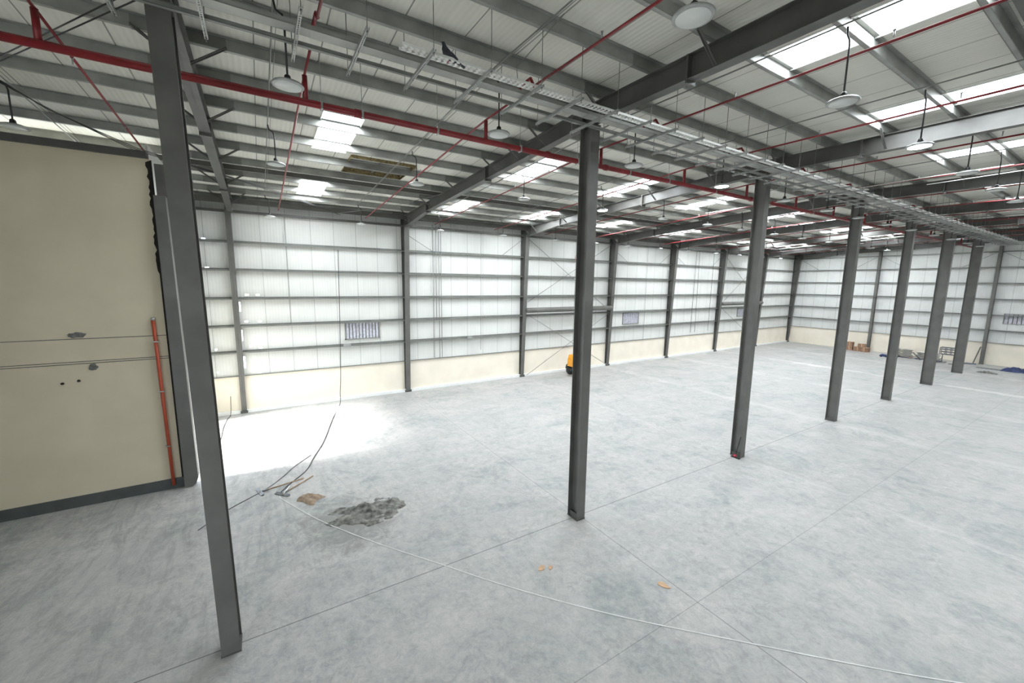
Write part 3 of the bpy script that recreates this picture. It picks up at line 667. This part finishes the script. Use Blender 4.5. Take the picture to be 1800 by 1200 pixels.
# cable from wall to the tools
rod(smooth([(-14.0, 4.2, 7.5), (-14.0, 4.12, 4.0), (-14.0, 4.05, 1.5), (-13.98, 3.98, .5), (-13.4, 3.85, .015), (-11.2, 3.2, .015), (-8.76, 2.56, .015), (-7.3, 2.05, .015), (-6.4, 1.75, .015), (-5.6, 1.2, .015), (-5.2, .98, .03)]), .015, 'power_cable', 'thin dark cable dropping down the left wall and over the floor to the rakes', 'cable', 'cable')
rod(smooth([(-13.95, -.55, .9), (-13.9, -.6, .1), (-13.5, -.7, .012), (-12.3, -.78, .012), (-10.7, -.79, .012), (-9.6, -.95, .012)]), .012, 'power_cable', 'short dark cable from the nearest left wall column to the open door', 'cable', 'cable')
rod(smooth([(-7.6, 2.0, .012), (-6.9, 1.45, .012), (-6.3, 1.1, .012), (-5.8, .75, .012), (-5.5, .45, .012), (-4.9, -.25, .012), (-4.2, -.8, .012)]), .009, 'thin_wire', 'thin brown wire curling over the floor past the farther rake', 'wire', 'cable')
def rake(head, tail, label, hz=.35):
    h = Vector(head); t = Vector(tail); d = (t - h).normalized(); s = Vector((-d.y, d.x, 0))
    e = empty('floor_scraper', h, label, 'scraper')
    L_ = (t - h)
    MB().tube([(0, 0, .03), (L_.x, L_.y, .02)], .018, 8).build('handle', M['wood'], e)
    m = MB(); m.hexa([tuple(s * -.24 + Vector((0, 0, .0))), tuple(s * .24), tuple(s * .24 + d * .05), tuple(s * -.24 + d * .05), tuple(s * -.24 + Vector((0, 0, .02)) - d * .02), tuple(s * .24 + Vector((0, 0, .02)) - d * .02), tuple(s * .24 + d * .06 + Vector((0, 0, .05))), tuple(s * -.24 + d * .06 + Vector((0, 0, .05)))])
    bl_ = m.build('blade', M['iron'], e)
    MB().tube([(d.x*.06, d.y*.06, .03), (d.x*.22, d.y*.22, .035)], .026, 8).build('socket', M['iron'], bl_)
rake((-5.52, .46, 0), (-5.84, 1.62, 0), 'wooden-handled scraper on the floor, the one farther from the paper sack')
rake((-5.06, 1.0, 0), (-5.86, 1.88, 0), 'wooden-handled scraper on the floor, the one nearer the paper sack')
rod([(-5.05, 1.05, .05), (-5.45, 1.22, .05)], .012, 'pale_stick', 'short pale stick lying across the nearer scraper', 'stick', 'white')
# paper sack
def lump(us, vs, fn, name, m_, label, cat, loc=(0, 0, 0), parent=None):
    g = MB(); g.grid(us, vs, fn); g.sm = [True] * len(g.f)
    o = g.build(name, m_, parent); o.location = loc
    if parent is None: tag(o, label, cat)
    return o
def fr(a, b, n): return [a + (b - a) * i / n for i in range(n + 1)]
from mathutils import noise as NZ
def sackfn(u, v):
    e_ = max(0, 1 - abs(u) ** 4) * max(0, 1 - abs(v) ** 4); n = NZ.noise(Vector((u * 3, v * 3, 2)))
    x = u * .30 + .10 * v * v; y = v * (.22 + .04 * math.sin(u * 3)); a = .75
    return (x * math.cos(a) - y * math.sin(a), x * math.sin(a) + y * math.cos(a), .004 + .09 * e_ * (1 + .6 * n))
lump(fr(-1, 1, 22), fr(-1, 1, 18), sackfn, 'paper_sack', M['paper'], 'crumpled brown paper sack on the floor by the cord', 'sack', (-4.47, 1.62, 0))
# cement heap
def heap(u, v):
    r = math.hypot(u, v); n = NZ.fractal(Vector((u * 2.2, v * 2.2, 5)), .9, 2.1, 5)
    h = .34 * math.exp(-((u + .05) ** 2 + (v + .1) ** 2) ** .5 * 5.0) + .05 * math.exp(-((u - .1) ** 2 * 2.2 + (v - .45) ** 2 * 4))
    edge = max(0, 1 - r ** 2.2)
    return (u * .75 , v * 1.15, edge * (h * (1 + .35 * n) + .05 * (n * 2.4 + .25)) - .012)
lump(fr(-1, 1, 60), fr(-1, 1, 60), heap, 'cement_heap', M['cement'], 'small peaked heap of grey cement powder on the floor', 'heap', (-2.96, 2.82, 0))
# cardboard scraps
def scrap(x, y, s, a, label, seed):
    r = random.Random(seed); poly = [(math.cos(t) * s * r.uniform(.7, 1.1) * 1.4, math.sin(t) * s * r.uniform(.6, 1.0)) for t in fr(0, 5.6, 6)]
    poly = [(u * math.cos(a) - v * math.sin(a), u * math.sin(a) + v * math.cos(a)) for u, v in poly]
    o = MB().prism(poly, 'z', 0, .012).build('cardboard_scrap', M['card']); o.location = (x, y, .002); tag(o, label, 'scrap')
scrap(1.13, 5.58, .085, 2.1, 'torn cardboard scrap on the floor, the one nearer the second column', 1)
scrap(1.22, 5.75, .055, 2.0, 'little cardboard flake touching the torn scrap near the second column', 5)
scrap(2.80, 7.40, .095, .4, 'torn cardboard scrap on the floor beside the cross joint', 2)
# leaning bar with red foot at third column
e = empty('red_footed_rod', (.05, 14.78, 0), 'dark rod with a red foot leaning in the third middle column', 'rod')
MB().tube([(0, 0, .03), (.11, .07, .78)], .014, 6).build('shaft', M['black'], e)
MB().box(-.12, .18, -.05, .03, 0, .035).build('foot_bar', M['black'], e); MB().lathe([(.05, 0), (.06, .05), (.03, .08)], (0, 0, .035), 10).build('red_foot', M['pink'], e)

# yellow machine behind the second column
e = empty('site_machine', (-12.75, 18.55, 0), 'yellow wheeled site machine by the left wall, mostly behind the second column', 'machine')
o = MB().box(-.35, .35, -.62, .35, .62, 1.12).prism([(-.62, 1.12), (-.55, 1.38), (.1, 1.38), (.3, 1.12)], 'x', -.32, .32).build('body', M['yellow'], e, bevel=.04)
MB().box(-.3, .3, .35, .5, .35, 1.0).build('hopper', M['yellow'], e, bevel=.05)
for s in (-1, 1):
    for yy in (-.28, .25):
        wv = MB().lathe([(.12, -.09), (.3, -.09), (.34, -.05), (.34, .05), (.3, .09), (.12, .09)], (s * .4, yy, .34), 24, 'x').build('wheel', M['rubber'], e)
        MB().lathe([(.03, -.1), (.13, -.1), (.13, .1), (.03, .1)], (s * .4, yy, .34), 16, 'x').build('hub', M['iron'], wv)
    MB().tube([(s * .4, -.66, .45), (s * .4, -.62, .66), (s * .4, -.45, .78), (s * .4, -.1, .80)], .05, 6).build('mudguard', M['black'], e)

# things by the far end wall
def cbox(x, y, z, w, d, h, rz, label, m_='brick', name='carton', cat='box', group=None):
    e = empty(name, (x, y, z), label, cat, group); e.rotation_euler.z = rz
    MB().box(-w/2, w/2, -d/2, d/2, 0, h).build('body', M[m_], e, bevel=.01); MB().box(-.03, .03, -d/2 - .003, d/2 + .003, .02, h + .004).build('tape_strip', M['card'], e)
cbox(-8.35, 49.2, 0, .5, .4, .42, .1, 'brown carton at the end wall, bottom of the tall stack'); cbox(-8.3, 49.2, .42, .45, .38, .38, -.1, 'brown carton on top of the tall stack at the end wall')
cbox(-7.7, 49.1, 0, .6, .45, .4, .3, 'wide brown carton on the floor left of the first wind post'); cbox(-7.05, 49.0, 0, .5, .45, .42, -.2, 'brown carton in front of the first wind post foot'); cbox(-7.4, 49.15, .41, .55, .4, .3, .1, 'brown carton lying across two others by the first wind post')
def bag(x, y, z, label):
    def f(u, v):
        e_ = max(0, (1 - abs(u) ** 3)) ** .5 * max(0, (1 - abs(v) ** 3)) ** .5; return e_
    n = 10; vs_ = []; g = MB()
    us_ = fr(-1, 1, n)
    for sgn in (1, -1):
        k = MB(); k.grid(us_, us_, lambda u, v: (u * .36, v * .24, .065 + sgn * .062 * f(u, v))); g.add(k.v, [q if sgn > 0 else q[::-1] for q in k.f], True)
    o = g.build('cement_bag', M['bag']); o.location = (x, y, z); tag(o, label, 'bag', 'cement bags by the end wall')
for s, (cx, nm, hs) in enumerate([(-4.45, 'left', 6), (-2.75, 'right', 5)]):
    for l in range(hs):
        for c_ in range(2):
            bag(cx + (c_ - .5) * .74 + (.04 if l % 2 else -.03), 48.6, .002 + l * .128, 'grey cement bag in the %s pile at the end wall, %s layer, %s half' % (nm, PN[l], ['left', 'right'][c_]))
for s, cx in enumerate((-4.45, -2.75)): tag(MB().box(cx - .8, cx + .8, 48.25, 48.95, 0, .002).build('ground_sheet', M['blue']), 'thin sheet under the %s pile of cement bags' % ['left', 'right'][s], 'sheet')
tag(MB().bar((-3.58, 48.15, .55), (-3.0, 47.9, .02), .09, .05).build('timber_prop', M['iron']), 'dark plank propped against the left cement bag pile', 'plank')
tag(MB().bar((-3.8, 48.0, .02), (-3.35, 48.06, .28), .06, .05).build('timber_prop', M['wood']), 'short timber offcut crossing the propped dark plank', 'plank')
rod([(-5.35, 46.9, .06), (-5.25, 47.0, .16), (-5.05, 47.05, .14), (-4.95, 47.05, .05)], .11, 'blue_bag', 'small dark blue bundle on the floor beside the fifth middle column', 'bundle', 'blue', n=10)
e = empty('trestle_stand', (-1.35, 47.6, 0), 'dark steel trestle stand with a crate frame, near the end wall', 'stand')
MB().tube([(-.35, 0, .1), (-.35, 0, .8)], .035, 8).tube([(.45, 0, .1), (.45, 0, .8)], .035, 8).build('post', M['iron'], e)
MB().bar((-.75, -.25, .03), (-.1, .15, .12), .05, .05).bar((-.75, .25, .03), (-.1, -.15, .12), .05, .05).bar((.1, -.25, .03), (.75, .2, .03), .05, .05).bar((-.6, 0, .04), (-.35, 0, .45), .04, .04).build('foot_frame', M['iron'], e)
m = MB()
for z in (.75, .95, 1.15, 1.3): m.bar((-.5, -.2, z), (.7, -.2, z), .05, .05).bar((-.5, .2, z), (.7, .2, z), .05, .05)
for x in (-.5, -.2, .1, .4, .7): m.bar((x, -.2, .75), (x, -.2, 1.3), .04, .04).bar((x, .2, .75), (x, .2, 1.3), .04, .04)
m.build('crate_frame', M['iron'], e)
def tarp(u, v):
    n = NZ.fractal(Vector((u * 3, v * 3, 9)), .9, 2, 4); e_ = max(0, 1 - u ** 4) * max(0, 1 - v ** 4)
    return (u * 1.35, v * .8, .003 + .30 * e_ * (.55 + .9 * n + .25 * math.sin(u * 6)))
lump(fr(-1, 1, 40), fr(-1, 1, 26), tarp, 'tarpaulin', M['blue'], 'crumpled dark blue tarpaulin on the floor near the end wall', 'tarpaulin', (2.75, 48.0, 0))
tag(MB().box(.2, 1.38, 47.3, 47.95, 0, .015).build('dark_sheet', M['iron']), 'flat dark sheet on the floor against the blue tarpaulin', 'sheet')
def deb(u, v):
    n = NZ.fractal(Vector((u * 4, v * 4, 3)), .8, 2, 4); e_ = max(0, 1 - u * u) * max(0, 1 - v * v); return (u * .5, v * .35, .002 + e_ * .16 * max(0, .4 + n))
lump(fr(-1, 1, 20), fr(-1, 1, 16), deb, 'rubble_heap', M['cement'], 'low heap of olive rubble on the floor before the blue tarpaulin', 'rubble', (1.15, 45.2, 0))
tag(MB().bar((-.35, Y1 - .5, .02), (-.1, Y1 - .35, 1.4), .07, .05).build('raking_prop', M['paint_face']), 'thin raking prop leaning on the middle-row wind post', 'prop')
tag(MB().bar((-.95, 48.9, .03), (-.1, 49.3, .03), .12, .05).build('blue_plank', M['blue']), 'dark blue strip on the floor beside the seventh middle column', 'strip')
